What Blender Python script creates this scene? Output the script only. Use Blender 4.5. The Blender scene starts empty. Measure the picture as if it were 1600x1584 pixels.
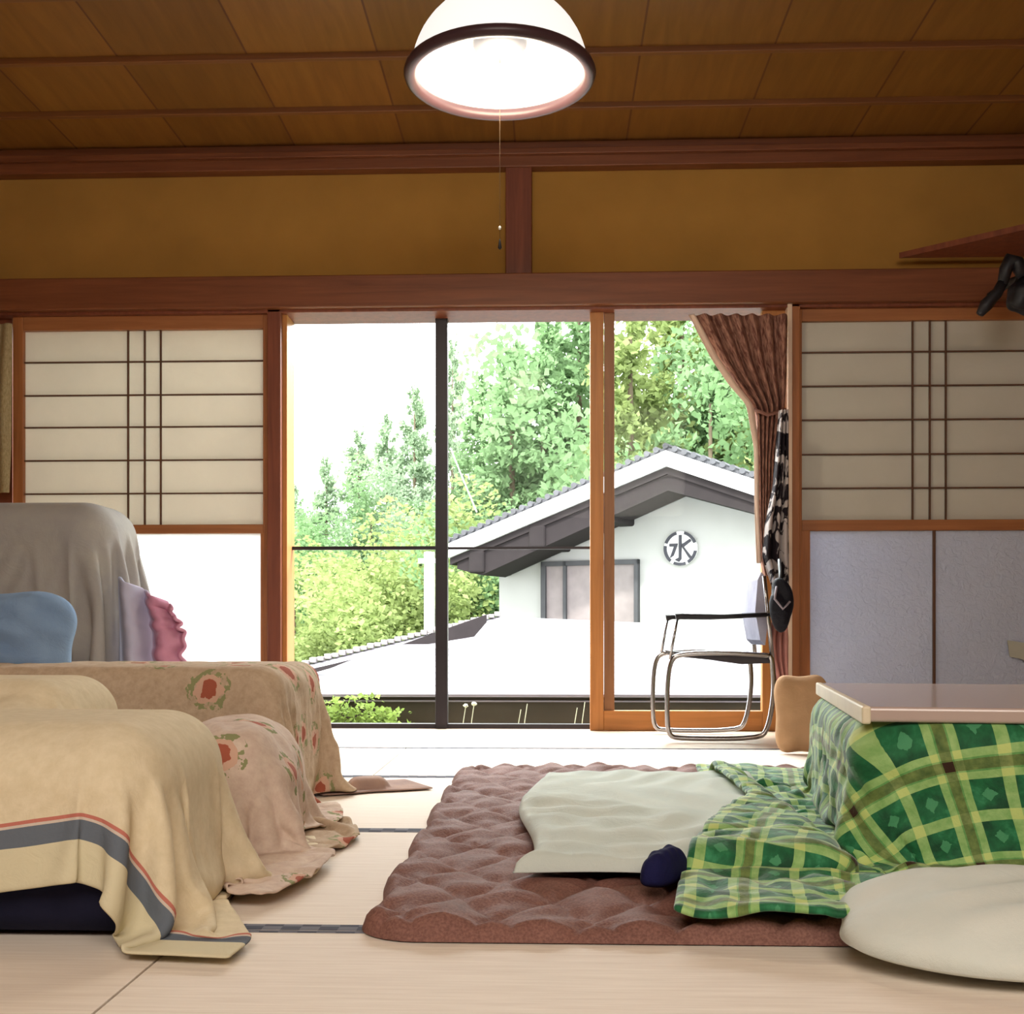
import bpy, bmesh, math, random
import numpy as np
from mathutils import Vector, Matrix
random.seed(7)
SC = bpy.context.scene
COL = SC.collection
# ---------------------------------------------------------------- camera, sky, sun, exposure
F, TH, PX, PY, H = 1850.0, -math.atan(.0384), 786.0, 985.0, .46
cam = bpy.data.objects.new('camera', bpy.data.cameras.new('camera')); COL.objects.link(cam)
cam.location = (0, 0, H); cam.rotation_euler = (math.pi/2, 0, -TH)
cam.data.sensor_width = 36; cam.data.lens = 36*F/1600
cam.data.shift_x = (800-PX)/1600; cam.data.shift_y = (PY-792)/1600
cam.data.clip_start = .05; cam.data.clip_end = 400
SC.camera = cam
w = bpy.data.worlds.new('overcast_sky'); SC.world = w; w.use_nodes = True
w.node_tree.nodes['Background'].inputs[0].default_value = (.95, .975, 1, 1)
w.node_tree.nodes['Background'].inputs[1].default_value = 6.0
def light(name, kind, loc, rot, energy, color, **kw):
    l = bpy.data.lights.new(name, kind); l.energy = energy; l.color = color
    for k, v in kw.items(): setattr(l, k, v)
    o = bpy.data.objects.new(name, l); COL.objects.link(o); o.location = loc; o.rotation_euler = rot; return o
light('sun', 'SUN', (0, -5, 20), (math.radians(42), 0, math.radians(-25)), 6.0, (1, .97, .9), angle=.08)
light('window_fill', 'AREA', (0, 6.3, 2.7), (math.radians(-52), 0, 0), 430, (.97, .98, 1), shape='RECTANGLE', size=3.2, size_y=1.2)  # lamp added outside above the window, strengthens the sky light on the floor
light('rear_fill', 'AREA', (.1, -1.2, 2.2), (math.radians(62), 0, 0), 84, (1, .90, .79), shape='RECTANGLE', size=2.6, size_y=1.2)  # unseen fill lamp added behind the camera to lift the foreground
SC.view_settings.view_transform = 'Standard'; SC.view_settings.look = 'None'
SC.view_settings.exposure = 0.35; SC.view_settings.gamma = 1; SC.view_settings.use_curve_mapping = False
SC.cycles.use_denoising = True
SC.cycles.max_bounces = 8; SC.cycles.transparent_max_bounces = 12
SC.cycles.sample_clamp_indirect = 8
# ---------------------------------------------------------------- helpers
_S, _C = math.sin(TH), math.cos(TH)
def ray(x, y):
    a = (x-PX)/F; b = (PY-y)/F
    return (_S+_C*a, _C-_S*a, b)
def at(x, y, Y):
    d = ray(x, y); t = Y/d[1]; return Vector((d[0]*t, Y, H+d[2]*t))
def X_(x, Y): return at(x, PY, Y).x
def Z_(y, Y, x=800): return at(x, y, Y).z
def tag(o, label=None, cat=None, group=None, kind=None):
    if label: o['label'] = label
    if cat: o['category'] = cat
    if group: o['group'] = group
    if kind: o['kind'] = kind
    return o
def thing(name, label, cat, loc=(0, 0, 0), rz=0, group=None):
    o = bpy.data.objects.new(name, None); COL.objects.link(o); o.empty_display_size = .1
    o.location = loc; o.rotation_euler = (0, 0, rz)
    return tag(o, label, cat, group)
def link(name, me, mat, parent=None, smooth=False):
    o = bpy.data.objects.new(name, me); COL.objects.link(o)
    if mat: me.materials.append(mat)
    if parent is not None: o.parent = parent
    if smooth:
        for p in me.polygons: p.use_smooth = True
    return o
def mesh(name, verts, faces, uv=None):
    me = bpy.data.meshes.new(name); me.from_pydata([tuple(map(float, v)) for v in verts], [], [tuple(int(i) for i in f) for f in faces])
    if uv is not None:
        l = me.uv_layers.new(name='UVMap'); vi = np.empty(len(me.loops), dtype=np.int32); me.loops.foreach_get('vertex_index', vi)
        l.data.foreach_set('uv', np.asarray(uv, dtype=np.float32)[vi].ravel())
    me.update(); return me
class MB:
    def __init__(s): s.bm = bmesh.new()
    def box(s, x0, x1, y0, y1, z0, z1, bev=0, M=None):
        r = bmesh.ops.create_cube(s.bm, size=1)['verts']
        for v in r:
            v.co = Vector(((x0+x1)/2+v.co.x*(x1-x0), (y0+y1)/2+v.co.y*(y1-y0), (z0+z1)/2+v.co.z*(z1-z0)))
        if bev:
            es = list({e for v in r for e in v.link_edges})
            q = bmesh.ops.bevel(s.bm, geom=es, offset=bev, segments=3, affect='EDGES', profile=.5)
            r = q['verts']
        if M is not None:
            bmesh.ops.transform(s.bm, matrix=M, verts=list({v for v in r if v.is_valid}))
        return s
    def tube(s, pts, r, n=10, closed=False, curve=0):
        pts = [Vector(p) for p in pts]
        for _ in range(curve):      # corner cutting rounds the bends
            q = [pts[0]]
            for a, b in zip(pts, pts[1:]): q += [a.lerp(b, .25), a.lerp(b, .75)]
            pts = q+[pts[-1]]
        rings = []; up = None
        m = len(pts)
        for i, p in enumerate(pts):
            if closed: t = pts[(i+1) % m]-pts[i-1]
            else: t = pts[min(i+1, m-1)]-pts[max(i-1, 0)]
            t.normalize()
            if up is None: up = Vector((0, 0, 1)) if abs(t.z) < .9 else Vector((1, 0, 0))
            a = up.cross(t)
            if a.length < 1e-4: a = Vector((1, 0, 0)).cross(t)
            a.normalize(); b = t.cross(a); up = b
            rr = r[i] if isinstance(r, (list, tuple)) else r
            rings.append([s.bm.verts.new(p+a*math.cos(2*math.pi*k/n)*rr+b*math.sin(2*math.pi*k/n)*rr) for k in range(n)])
        for i in range(m if closed else m-1):
            A, B = rings[i], rings[(i+1) % m]
            for k in range(n): s.bm.faces.new((A[k], A[(k+1) % n], B[(k+1) % n], B[k]))
        if not closed:
            s.bm.faces.new(rings[0][::-1]); s.bm.faces.new(rings[-1])
        return s
    def lathe(s, prof, c=(0, 0, 0), n=48, sx=1, sy=1):
        rings = []
        for r, z in prof:
            rings.append([s.bm.verts.new((c[0]+r*sx*math.cos(2*math.pi*k/n), c[1]+r*sy*math.sin(2*math.pi*k/n), c[2]+z)) for k in range(n)])
        for A, B in zip(rings, rings[1:]):
            for k in range(n): s.bm.faces.new((A[k], A[(k+1) % n], B[(k+1) % n], B[k]))
        return s
    def slope_shelf(s):
        p = [(X_(1405, 5.36), 5.36), (X_(1600, 5.0), 5.0), (XR, 4.8), (XR, 5.36)]
        a = [s.bm.verts.new((x, y, 2.125)) for x, y in p]; b = [s.bm.verts.new((x, y, 2.15)) for x, y in p]
        s.bm.faces.new(a); s.bm.faces.new(b[::-1])
        for i in range(4): s.bm.faces.new((a[i], b[i], b[(i+1) % 4], a[(i+1) % 4]))
        return s
    def prism(s, poly, y0, y1):      # poly in x,z extruded along y
        a = [s.bm.verts.new((x, y0, z)) for x, z in poly]; b = [s.bm.verts.new((x, y1, z)) for x, z in poly]
        n = len(poly)
        s.bm.faces.new(a); s.bm.faces.new(b[::-1])
        for i in range(n): s.bm.faces.new((a[i], b[i], b[(i+1) % n], a[(i+1) % n]))
        return s
    def build(s, name, mat, parent=None, smooth=False):
        bmesh.ops.recalc_face_normals(s.bm, faces=s.bm.faces)
        me = bpy.data.meshes.new(name); s.bm.to_mesh(me); s.bm.free()
        return link(name, me, mat, parent, smooth)
def S(name, mb, mat, parent=None):
    o = mb.build(name, mat, parent)
    if parent is None: o['kind'] = 'structure'
    return o
# ---------------------------------------------------------------- materials
class NM:
    def __init__(s, name, rough=.7, spec=.3, metal=0):
        s.m = bpy.data.materials.new(name); s.m.use_nodes = True; s.t = s.m.node_tree; s.N = s.t.nodes; s.L = s.t.links
        s.b = s.N['Principled BSDF']; s.b.inputs['Roughness'].default_value = rough
        s.b.inputs['Specular IOR Level'].default_value = spec; s.b.inputs['Metallic'].default_value = metal
    def n(s, typ, **kw):
        x = s.N.new(typ)
        for k, v in kw.items():
            if hasattr(x, k): setattr(x, k, v)
            else: x.inputs[k.replace('_', ' ')].default_value = v
        return x
    def coords(s, scale=(1, 1, 1), kind='Object', rot=(0, 0, 0)):
        c = s.n('ShaderNodeTexCoord'); mp = s.n('ShaderNodeMapping'); mp.inputs['Scale'].default_value = scale; mp.inputs['Rotation'].default_value = rot
        s.L.new(c.outputs[kind], mp.inputs[0]); return mp.outputs[0]
    def noise(s, vec, scale=5, detail=4, rough=.55, dist=0):
        x = s.n('ShaderNodeTexNoise'); x.inputs['Scale'].default_value = scale; x.inputs['Detail'].default_value = detail
        x.inputs['Roughness'].default_value = rough; x.inputs['Distortion'].default_value = dist
        s.L.new(vec, x.inputs['Vector']); return x.outputs['Fac']
    def ramp(s, fac, stops):
        r = s.n('ShaderNodeValToRGB'); e = r.color_ramp.elements
        while len(e) < len(stops): e.new(.5)
        for a, (p, c) in zip(e, stops): a.position = p; a.color = (*c, 1)
        s.L.new(fac, r.inputs[0]); return r.outputs[0]
    def mix(s, fac, a, b, mode='MIX'):
        x = s.n('ShaderNodeMix'); x.data_type = 'RGBA'; x.blend_type = mode
        for sock, v in ((x.inputs[0], fac), (x.inputs[6], a), (x.inputs[7], b)):
            if hasattr(v, 'links'): s.L.new(v, sock)
            else: sock.default_value = v if isinstance(v, (int, float)) else (*v, 1)
        return x.outputs[2]
    def math(s, op, a, b=0.0, c=None):
        x = s.n('ShaderNodeMath'); x.operation = op
        for sock, v in zip(x.inputs, (a, b, c)):
            if v is None: continue
            if hasattr(v, 'links'): s.L.new(v, sock)
            else: sock.default_value = v
        return x.outputs[0]
    def col(s, v):
        if hasattr(v, 'links'): s.L.new(v, s.b.inputs['Base Color'])
        else: s.b.inputs['Base Color'].default_value = (*v, 1)
        return s
    def bump(s, h, strength=.3, dist=.01):
        b = s.n('ShaderNodeBump'); b.inputs['Strength'].default_value = strength; b.inputs['Distance'].default_value = dist
        s.L.new(h, b.inputs['Height']); s.L.new(b.outputs[0], s.b.inputs['Normal']); return s
def wood(name, c1, c2, along='x', rough=.45, scale=1.0, spec=.35):
    M = NM(name, rough, spec)
    sc = {'x': (1.2, 22, 22), 'y': (22, 1.2, 22), 'z': (22, 22, 1.2)}[along]
    v = M.coords(tuple(k*scale for k in sc)); f = M.noise(v, 1.6, 6, .6, .6)
    M.col(M.ramp(f, [(.3, c1), (.7, c2)])); M.bump(f, .12, .004); return M.m
def plain(name, c, rough=.6, spec=.3, metal=0, var=.12, scale=6, bump=0):
    M = NM(name, rough, spec, metal); v = M.coords(); f = M.noise(v, scale, 5)
    M.col(M.ramp(f, [(.3, tuple(k*(1-var) for k in c)), (.7, tuple(min(1, k*(1+var)) for k in c))]))
    if bump: M.bump(M.noise(v, scale*12, 3), bump, .004)
    return M.m
def fabric(name, c, c2=None, weave=500, wrinkle=.25, rough=.9, scale=9, sheen=0):
    M = NM(name, rough, .15); v = M.coords()
    f = M.noise(v, scale, 5); c2 = c2 or tuple(k*.85 for k in c)
    M.col(M.ramp(f, [(.35, c2), (.65, c)]))
    g = M.math('ADD', M.noise(v, scale*1.7, 4, .55, .8), M.math('MULTIPLY', M.noise(v, weave, 1), .12))
    M.bump(g, wrinkle, .02); return M.m
W_RED = wood('reddish_wood', (.125, .036, .012), (.20, .064, .024), 'x')
W_BAT = wood('ceiling_batten_wood', (.13, .045, .012), (.19, .07, .018), 'x')
W_REDV = wood('reddish_wood_upright', (.12, .03, .014), (.2, .055, .025), 'z')
W_AMB = wood('amber_wood_upright', (.34, .13, .03), (.48, .2, .05), 'z')
W_AMBX = wood('amber_wood_rail', (.36, .14, .03), (.5, .2, .05), 'x')
W_SHJ = wood('shoji_frame_wood', (.25, .085, .025), (.38, .14, .045), 'z')
W_LAT = wood('dark_lattice_wood', (.07, .03, .015), (.12, .05, .025), 'z')
W_SHJX = wood('shoji_rail_wood', (.25, .09, .03), (.36, .14, .05), 'x')
W_PALE = wood('pale_floor_wood', (.40, .30, .22), (.52, .40, .31), 'x', .35)
W_CREAM = wood('cream_board_wood', (.55, .42, .27), (.66, .52, .35), 'x', .3)
M_DARK = plain('dark_bronze_aluminium', (.016, .012, .016), .4, .5, .4)
M_BLACK = plain('black_rubber', (.008, .008, .012), .5, .4)
M_CREAMP = plain('cream_painted_trim', (.72, .55, .42), .4)
M_CHROME = plain('chrome_tube', (.34, .33, .34), .22, .5, 1)
def glass_mat(name, tint=(1, 1, 1), gloss=.05):
    M = NM(name); N, L = M.N, M.L
    t = N.new('ShaderNodeBsdfTransparent'); t.inputs[0].default_value = (*tint, 1)
    g = N.new('ShaderNodeBsdfGlossy'); g.inputs['Roughness'].default_value = .02
    mx = N.new('ShaderNodeMixShader'); mx.inputs[0].default_value = gloss
    L.new(t.outputs[0], mx.inputs[1]); L.new(g.outputs[0], mx.inputs[2]); L.new(mx.outputs[0], N['Material Output'].inputs[0]); return M.m
M_GLASS = glass_mat('clear_window_glass', (.97, .98, .97), .002)
def translucent(name, c, tc, fac, bumpscale=60, bump=.1, rough=.8, noisescale=(4, 4, 4)):
    M = NM(name, rough, .2); v = M.coords(noisescale); f = M.noise(v, 1.5, 5)
    M.col(M.ramp(f, [(.3, tuple(k*.93 for k in c)), (.7, c)])); M.bump(M.noise(v, bumpscale, 3, .6, 1.0), bump, .01)
    t = M.N.new('ShaderNodeBsdfTranslucent'); t.inputs[0].default_value = (*tc, 1)
    mx = M.N.new('ShaderNodeMixShader'); mx.inputs[0].default_value = fac
    M.L.new(M.b.outputs[0], mx.inputs[1]); M.L.new(t.outputs[0], mx.inputs[2]); M.L.new(mx.outputs[0], M.N['Material Output'].inputs[0]); return M.m
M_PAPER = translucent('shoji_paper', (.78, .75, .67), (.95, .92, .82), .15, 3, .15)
M_PAPER2 = translucent('shoji_paper_dimmed', (.55, .53, .47), (.85, .8, .68), .07, 3, .12)  # same paper, its weaker backlight put into a darker, less translucent colour
M_SNOW = translucent('white_frosted_glass', (.85, .85, .85), (.95, .95, .95), .6, 20, .05)
M_FROST = translucent('pebbled_glass', (.56, .60, .72), (.8, .86, 1), .20, 9, 1.0, .18)
# ---------------------------------------------------------------- cloth solver: lets a sheet fall over rounded boxes
def drape(W, D, nx, cx, cy, z0, rz, boxes, steps=260, floor=0.0, fr=.6, bend=.25, seed=1, off=.008, shape=None, rough=.004, grav=.0016, excess=1.0, long=(), iters=7):
    ny = max(8, int(nx*D/W)); rng = np.random.default_rng(seed)
    u = np.linspace(-W/2, W/2, nx); v = np.linspace(-D/2, D/2, ny); U, V = np.meshgrid(u, v)
    c, s = math.cos(rz), math.sin(rz)
    k = rng.normal(size=(6, 4))
    wob = sum(np.sin(k[i, 0]*7*U/W+k[i, 1]*7*V/D+k[i, 2]*5)*.4 for i in range(6))
    P = np.stack([cx+c*U-s*V, cy+s*U+c*V, z0+rough*wob+rng.normal(size=U.shape)*rough*.2], -1); Q = P.copy()
    ex, ey = excess if isinstance(excess, tuple) else (excess, excess)
    UV0 = np.stack([U*ex, V*ey], -1)
    def R(a, b): return np.linalg.norm(UV0[a]-UV0[b], axis=-1, keepdims=True)
    sl = slice; cons = []
    def add(a, b, st):
        if P[a].shape[0] and P[a].shape[1]: cons.append((a, b, R(a, b), st))
    A = sl(None)
    for o in (0, 1):
        n = (nx-o)//2; add((A, sl(o, o+2*n, 2)), (A, sl(o+1, o+2*n, 2)), 1.0)
        n = (ny-o)//2; add((sl(o, o+2*n, 2), A), (sl(o+1, o+2*n, 2), A), 1.0)
        add((sl(o, o+2*n, 2), sl(0, nx-1)), (sl(o+1, o+2*n, 2), sl(1, nx)), .35)
        add((sl(o, o+2*n, 2), sl(1, nx)), (sl(o+1, o+2*n, 2), sl(0, nx-1)), .35)
    for st in (2, 4):
        for o in range(0, 2*st):
            if o >= st: continue
            n = len(range(o, nx-st, 2*st)); add((A, sl(o, o+2*st*(n-1)+1, 2*st)), (A, sl(o+st, o+st+2*st*(n-1)+1, 2*st)), bend/(st/2))
            n = len(range(o, ny-st, 2*st)); add((sl(o, o+2*st*(n-1)+1, 2*st), A), (sl(o+st, o+st+2*st*(n-1)+1, 2*st), A), bend/(st/2))
    long_ = [(float(R((A, sl(0, 1)), (A, sl(1, 2))).mean()), 1), (float(R((sl(0, 1), A), (sl(1, 2), A)).mean()), 0)]
    def collide():
        hit = P[..., 2] < floor+off
        P[..., 2] = np.maximum(P[..., 2], floor+off)
        if hit.any(): Q[hit, 0:2] += (P[hit, 0:2]-Q[hit, 0:2])*fr; Q[hit, 2] = P[hit, 2]
        for (bx, by, bz, hx, hy, hz, br, r) in boxes:
            cc, ss = math.cos(br), math.sin(br); dx = P[..., 0]-bx; dy = P[..., 1]-by
            L = np.stack([cc*dx+ss*dy, -ss*dx+cc*dy, P[..., 2]-bz], -1)
            q = np.abs(L)-np.array([hx-r, hy-r, hz-r]); qp = np.maximum(q, 0); ln = np.linalg.norm(qp, axis=-1)
            mq = q.max(-1); d = ln+np.minimum(mq, 0)-r
            ins = d < off
            if not ins.any(): continue
            g = np.where((ln > 1e-7)[..., None], qp/np.maximum(ln, 1e-7)[..., None], (q == mq[..., None]).astype(float))*np.where(L < 0, -1, 1)
            L2 = L+g*(off-d)[..., None]
            nxp = np.stack([bx+cc*L2[..., 0]-ss*L2[..., 1], by+ss*L2[..., 0]+cc*L2[..., 1], bz+L2[..., 2]], -1)
            P[ins] = nxp[ins]; Q[ins] += (P[ins]-Q[ins])*fr
    for it in range(steps):
        vel = np.clip((P-Q)*.965, -.03, .03); Q = P.copy(); P = P+vel; P[..., 2] -= grav
        for _ in range(iters):
            for L_, ax in long_:
                for s_ in long:
                    n_ = P.shape[ax]
                    if n_ <= s_: continue
                    a = (sl(0, n_-s_), A) if ax == 0 else (A, sl(0, n_-s_)); b = (sl(s_, n_), A) if ax == 0 else (A, sl(s_, n_))
                    d = P[a]-P[b]; l = np.linalg.norm(d, axis=-1, keepdims=True)+1e-9; r0 = L_*s_
                    m = d*(.22*np.maximum(l-r0, 0)/l); P[a] -= m; P[b] += m
            for a, b, r0, st in cons:
                d = P[a]-P[b]; l = np.linalg.norm(d, axis=-1, keepdims=True)+1e-9
                m = d*(.5*st*(l-r0)/l); P[a] -= m; P[b] += m
            
        collide()
    return P, np.stack([U, V], -1)
def cloth_obj(name, P, UV, mat, parent=None, thick=.006, sub=1, cut=None):
    ny, nx = P.shape[:2]
    idx = np.arange(ny*nx).reshape(ny, nx)
    f = np.stack([idx[:-1, :-1], idx[:-1, 1:], idx[1:, 1:], idx[1:, :-1]], -1).reshape(-1, 4)
    me = mesh(name, P.reshape(-1, 3), f, UV.reshape(-1, 2))
    o = link(name, me, mat, parent, True)
    if thick:
        m = o.modifiers.new('thickness', 'SOLIDIFY'); m.thickness = thick; m.offset = 0
    if sub:
        m = o.modifiers.new('smooth', 'SUBSURF'); m.levels = sub; m.render_levels = sub
    return o
from mathutils import noise as MN
def crumple(o, wf, scale=16, ridged=True):
    me = o.data; nrm = [v.normal.copy() for v in me.vertices]
    for v, n in zip(me.vertices, nrm):
        a = wf(v.co)
        if a <= 0: continue
        q = v.co*scale; q.z *= .8
        k = MN.noise(q+Vector((MN.noise(q*.5), MN.noise(q*.5+Vector((9, 3, 1))), 0))*1.2)
        k = (1-2.2*abs(k)) if ridged else k
        v.co += n*(a*k) if n.z > -.2 else -n*(a*k)
        v.co.z = max(v.co.z, .006)
    me.update()
# ---------------------------------------------------------------- room shell
ZC = 2.67; YB = 5.49; XL, XR, Y0 = -2.75, 2.75, -2.2
M_PLASTER = plain('mustard_plaster', (.36, .19, .045), .95, .1, 0, .1, 3, .15)
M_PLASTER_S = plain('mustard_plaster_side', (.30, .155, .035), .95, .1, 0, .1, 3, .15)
S('floor', MB().box(XL, XR, Y0, 4.62, -.08, -.016), plain('subfloor', (.4, .3, .2)))
S('trim_44', MB().box(XL, XR, 4.617, 4.630, -.01, .002), plain('dark_floor_gap', (.05, .045, .045)))
S('trim_1', MB().box(XL, XR, 4.62, 5.62, -.08, 0.0), W_PALE)
def ceiling_mat():
    M = NM('ceiling_boards', .5, .3); v = M.coords((9, .8, 9)); f = M.noise(v, 2.2, 6, .6, .5)
    base = M.ramp(f, [(.3, (.175, .070, .012)), (.7, (.235, .10, .017))])
    c = M.n('ShaderNodeTexCoord'); sp = M.n('ShaderNodeSeparateXYZ'); M.L.new(c.outputs['Object'], sp.inputs[0])
    fx = M.math('FRACT', M.math('DIVIDE', M.math('ADD', sp.outputs[0], .664+10.14), .507))
    line = M.math('LESS_THAN', fx, .016)
    bd = M.math('FLOOR', M.math('DIVIDE', M.math('ADD', sp.outputs[0], .664+10.14), .507))
    wn = M.n('ShaderNodeTexWhiteNoise'); wn.noise_dimensions = '1D'; M.L.new(bd, wn.inputs['W'])
    tone = M.math('MULTIPLY_ADD', wn.outputs[0], .25, .82)
    cc = M.mix(1.0, base, M.ramp(tone, [(0, (0, 0, 0)), (1, (1, 1, 1))]), 'MULTIPLY')
    M.col(M.mix(line, cc, (.10, .03, .01))); return M.m
S('ceiling', MB().box(XL, XR, Y0, 5.6, ZC+.02, ZC+.12), ceiling_mat())
k = 2
for y in (5.02, 4.55, 4.08, 3.61, 3.14, 2.67, 2.2, 1.73, 1.26, .79, .32, -.15, -.62, -1.09, -1.56):   # ceiling battens
    S('trim_%d' % k, MB().box(XL, XR, y-.013, y+.013, ZC-.004, ZC+.03, .003), W_BAT); k += 1
# plaster above the lintel, with its posts and rails
S('wall_back', MB().box(XL, XR, 5.47, 5.6, 2.09, ZC+.02), M_PLASTER)
S('trim_30', MB().box(XL, XR, 5.40, 5.47, Z_(263, 5.42), ZC+.02, .004).box(XL, XR, 5.37, 5.40, Z_(247, 5.42), Z_(238, 5.42), .003), W_RED)
S('trim_31', MB().box(XL, XR, 5.36, 5.5, Z_(480, 5.40), Z_(430, 5.40), .006), W_RED)       # the long lintel rail
S('trim_32', MB().box(XL, XR, 5.40, 5.62, Z_(489, 5.45), Z_(477, 5.45), .004), W_REDV)
S('trim_33', MB().box(X_(790, 5.42), X_(831, 5.42), 5.41, 5.47, Z_(430, 5.4), Z_(262, 5.42), .004), W_REDV)
S('trim_34', MB().box(X_(419, 5.42), X_(440, 5.42), 5.40, 5.60, 0, 1.95, .004), W_REDV)
S('trim_35', MB().box(X_(437, 5.42), X_(447, 5.42), 5.44, 5.60, 0, 1.95, .003), W_AMB)
S('trim_36', MB().box(X_(1236, 5.42), X_(1249, 5.42), 5.40, 5.60, 0, 1.95, .004), W_SHJ)
S('trim_37', MB().box(X_(1229, 5.42), X_(1236, 5.42), 5.39, 5.60, 0, 1.945, .003), M_CREAMP)
S('trim_38', MB().box(X_(447, 5.42), X_(1229, 5.42), 5.395, 5.42, 1.937, 1.945), M_CREAMP)
S('trim_43', MB().box(X_(447, 5.42), X_(1229, 5.42), 5.42, 5.60, 1.93, 1.95), W_REDV)
S('trim_39', MB().slope_shelf(), W_REDV)
S('wall_left', MB().box(XL-.12, XL, Y0, 5.6, -.08, ZC+.1), M_PLASTER_S)
S('wall_right', MB().box(XR, XR+.12, Y0, 5.6, -.08, ZC+.1), M_PLASTER_S)
S('wall_rear', MB().box(XL, XR, Y0-.12, Y0, -.08, ZC+.1), M_PLASTER_S)
S('trim_40', MB().box(XL, X_(24, 5.5), 5.47, 5.6, 0, 2.0), W_REDV)
S('roof', MB().box(-3.4, 3.4, Y0-.6, 5.75, ZC+.14, ZC+.3), plain('eaves_boards', (.2, .14, .1)))
# ---- shoji panels
def shoji(name, xs, ys, khs, kvs, paper, lower, Y, label, rail_y, low_x, low_y, mull=None):
    o = bpy.data.objects.new(name, None); COL.objects.link(o); o['kind'] = 'structure'; o['label'] = label
    px0, px1, qx0, qx1 = xs           # outer, inner x
    y0, y1 = ys; xm = (qx0+qx1)/2
    def zz(y, x=xm): return at(x, y, Y).z
    a, b, c, d = X_(px0, Y), X_(px1, Y), X_(qx0, Y), X_(qx1, Y)
    zt = zz(y0); zr0, zr1 = zz(rail_y[1]), zz(rail_y[0])
    m = MB().box(a, c, Y-.015, Y+.02, 0.0, 1.925, .003).box(d, b, Y-.015, Y+.02, 0.0, 1.925, .003)
    m.build('stile', W_SHJ, o)
    MB().box(c, d, Y-.014, Y+.018, zt, 1.925, .003).box(c, d, Y-.014, Y+.018, zr0, zr1, .003).box(c, d, Y-.014, Y+.018, 0, zz(low_y), .003).build('rail', W_SHJX, o)
    mp = MB(); mp.box(c, d, Y+.012, Y+.014, zr1, zt); mp.build('paper', paper, o)
    m = MB()
    for ky in khs: z = zz(ky); m.box(c, d, Y-.002, Y+.010, z-.0032, z+.0032)
    for kx in kvs: x = X_(kx, Y); m.box(x-.0034, x+.0034, Y-.003, Y+.009, zr1, zt)
    m.build('lattice', W_LAT, o)
    lx0, lx1 = X_(low_x[0], Y), X_(low_x[1], Y)
    MB().box(lx0, lx1, Y+.002, Y+.006, zz(low_y), zr0).build('pane', lower, o)
    MB().box(c, lx0, Y-.010, Y+.014, zz(low_y), zr0).box(lx1, d, Y-.010, Y+.014, zz(low_y), zr0).build('inner_stile', W_SHJ, o)
    if mull: x = X_(mull, Y); MB().box(x-.006, x+.006, Y-.010, Y+.012, zz(low_y), zr0, .002).build('mullion', W_LAT, o)
    return o
shoji('door_1', (22, 420, 38, 412), (516, 820), (565, 617, 667, 719, 771), (200, 226, 251), M_PAPER, M_SNOW, 5.45,
      'left paper lattice sliding door with a white lower pane', (820, 834), (48, 408), 1085)
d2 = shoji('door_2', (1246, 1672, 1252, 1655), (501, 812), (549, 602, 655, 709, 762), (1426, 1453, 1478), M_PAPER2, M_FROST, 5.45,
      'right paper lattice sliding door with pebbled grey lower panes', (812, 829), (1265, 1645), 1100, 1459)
def crumpled(px0, py0, px1, py1, Y):
    v = [at(px0, py0, Y), at(px1, py0+6, Y), at(px1, py1+16, Y), at(px1-14, py1, Y), at(px0+4, py1-4, Y)]
    vs = [tuple(p) for p in v]+[(p.x, p.y+.003, p.z) for p in v]; n = 5
    return mesh('sticker', vs, [tuple(range(n)), tuple(range(2*n-1, n-1, -1))]+[(i, (i+1) % n, n+(i+1) % n, n+i) for i in range(n)])
link('paper_patch', crumpled(1574, 1000, 1612, 1030, 5.43), plain('pale_paper_patch', (.42, .42, .36)), d2)
S('wall_back_side', MB().box(2.42, XR, 5.47, 5.6, 0, 2.1), M_PLASTER_S).name = 'trim_41'
S('trim_42', MB().box(X_(1262, 5.8), XR+.4, 5.70, 5.73, -.1, 2.2), plain('backlight_blocker_grey', (.5, .5, .58), .6))  # unseen sheet added behind the right door to cut its backlight
# ---- dark aluminium window
win = bpy.data.objects.new('window_1', None); COL.objects.link(win); win['kind'] = 'structure'; win['label'] = 'tall dark-framed sliding glass window behind the wooden door'
Yw = 5.56
xa, xb, xc = X_(447, Yw), X_(690, Yw), X_(1229, Yw); zt = 1.94
MB().box(X_(681, Yw), X_(700, Yw), Yw-.03, Yw+.03, .0, zt, .003).build('stile', M_DARK, win)
MB().box(xa, xc, Yw-.02, Yw+.03, 0, .022).box(xa, xc, Yw-.02, Yw+.03, zt-.01, zt+.02).box(xa-.01, xa+.006, Yw-.02, Yw+.03, 0, zt).build('frame', M_DARK, win)
zb = at(690, 856, Yw).z
MB().box(xa, xb, Yw-.012, Yw+.012, zb-.008, zb+.008).build('crossbar', M_DARK, win)
MB().box(xb, X_(930, Yw), Yw+.012, Yw+.03, zb-.006, zb+.006).build('crossbar', M_DARK, win)
MB().box(xa, xb, Yw-.002, Yw+.002, .02, zt).build('pane', M_GLASS, win)
MB().box(xb, xc, Yw+.020, Yw+.023, .02, zt).build('pane', M_GLASS, win)
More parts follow.
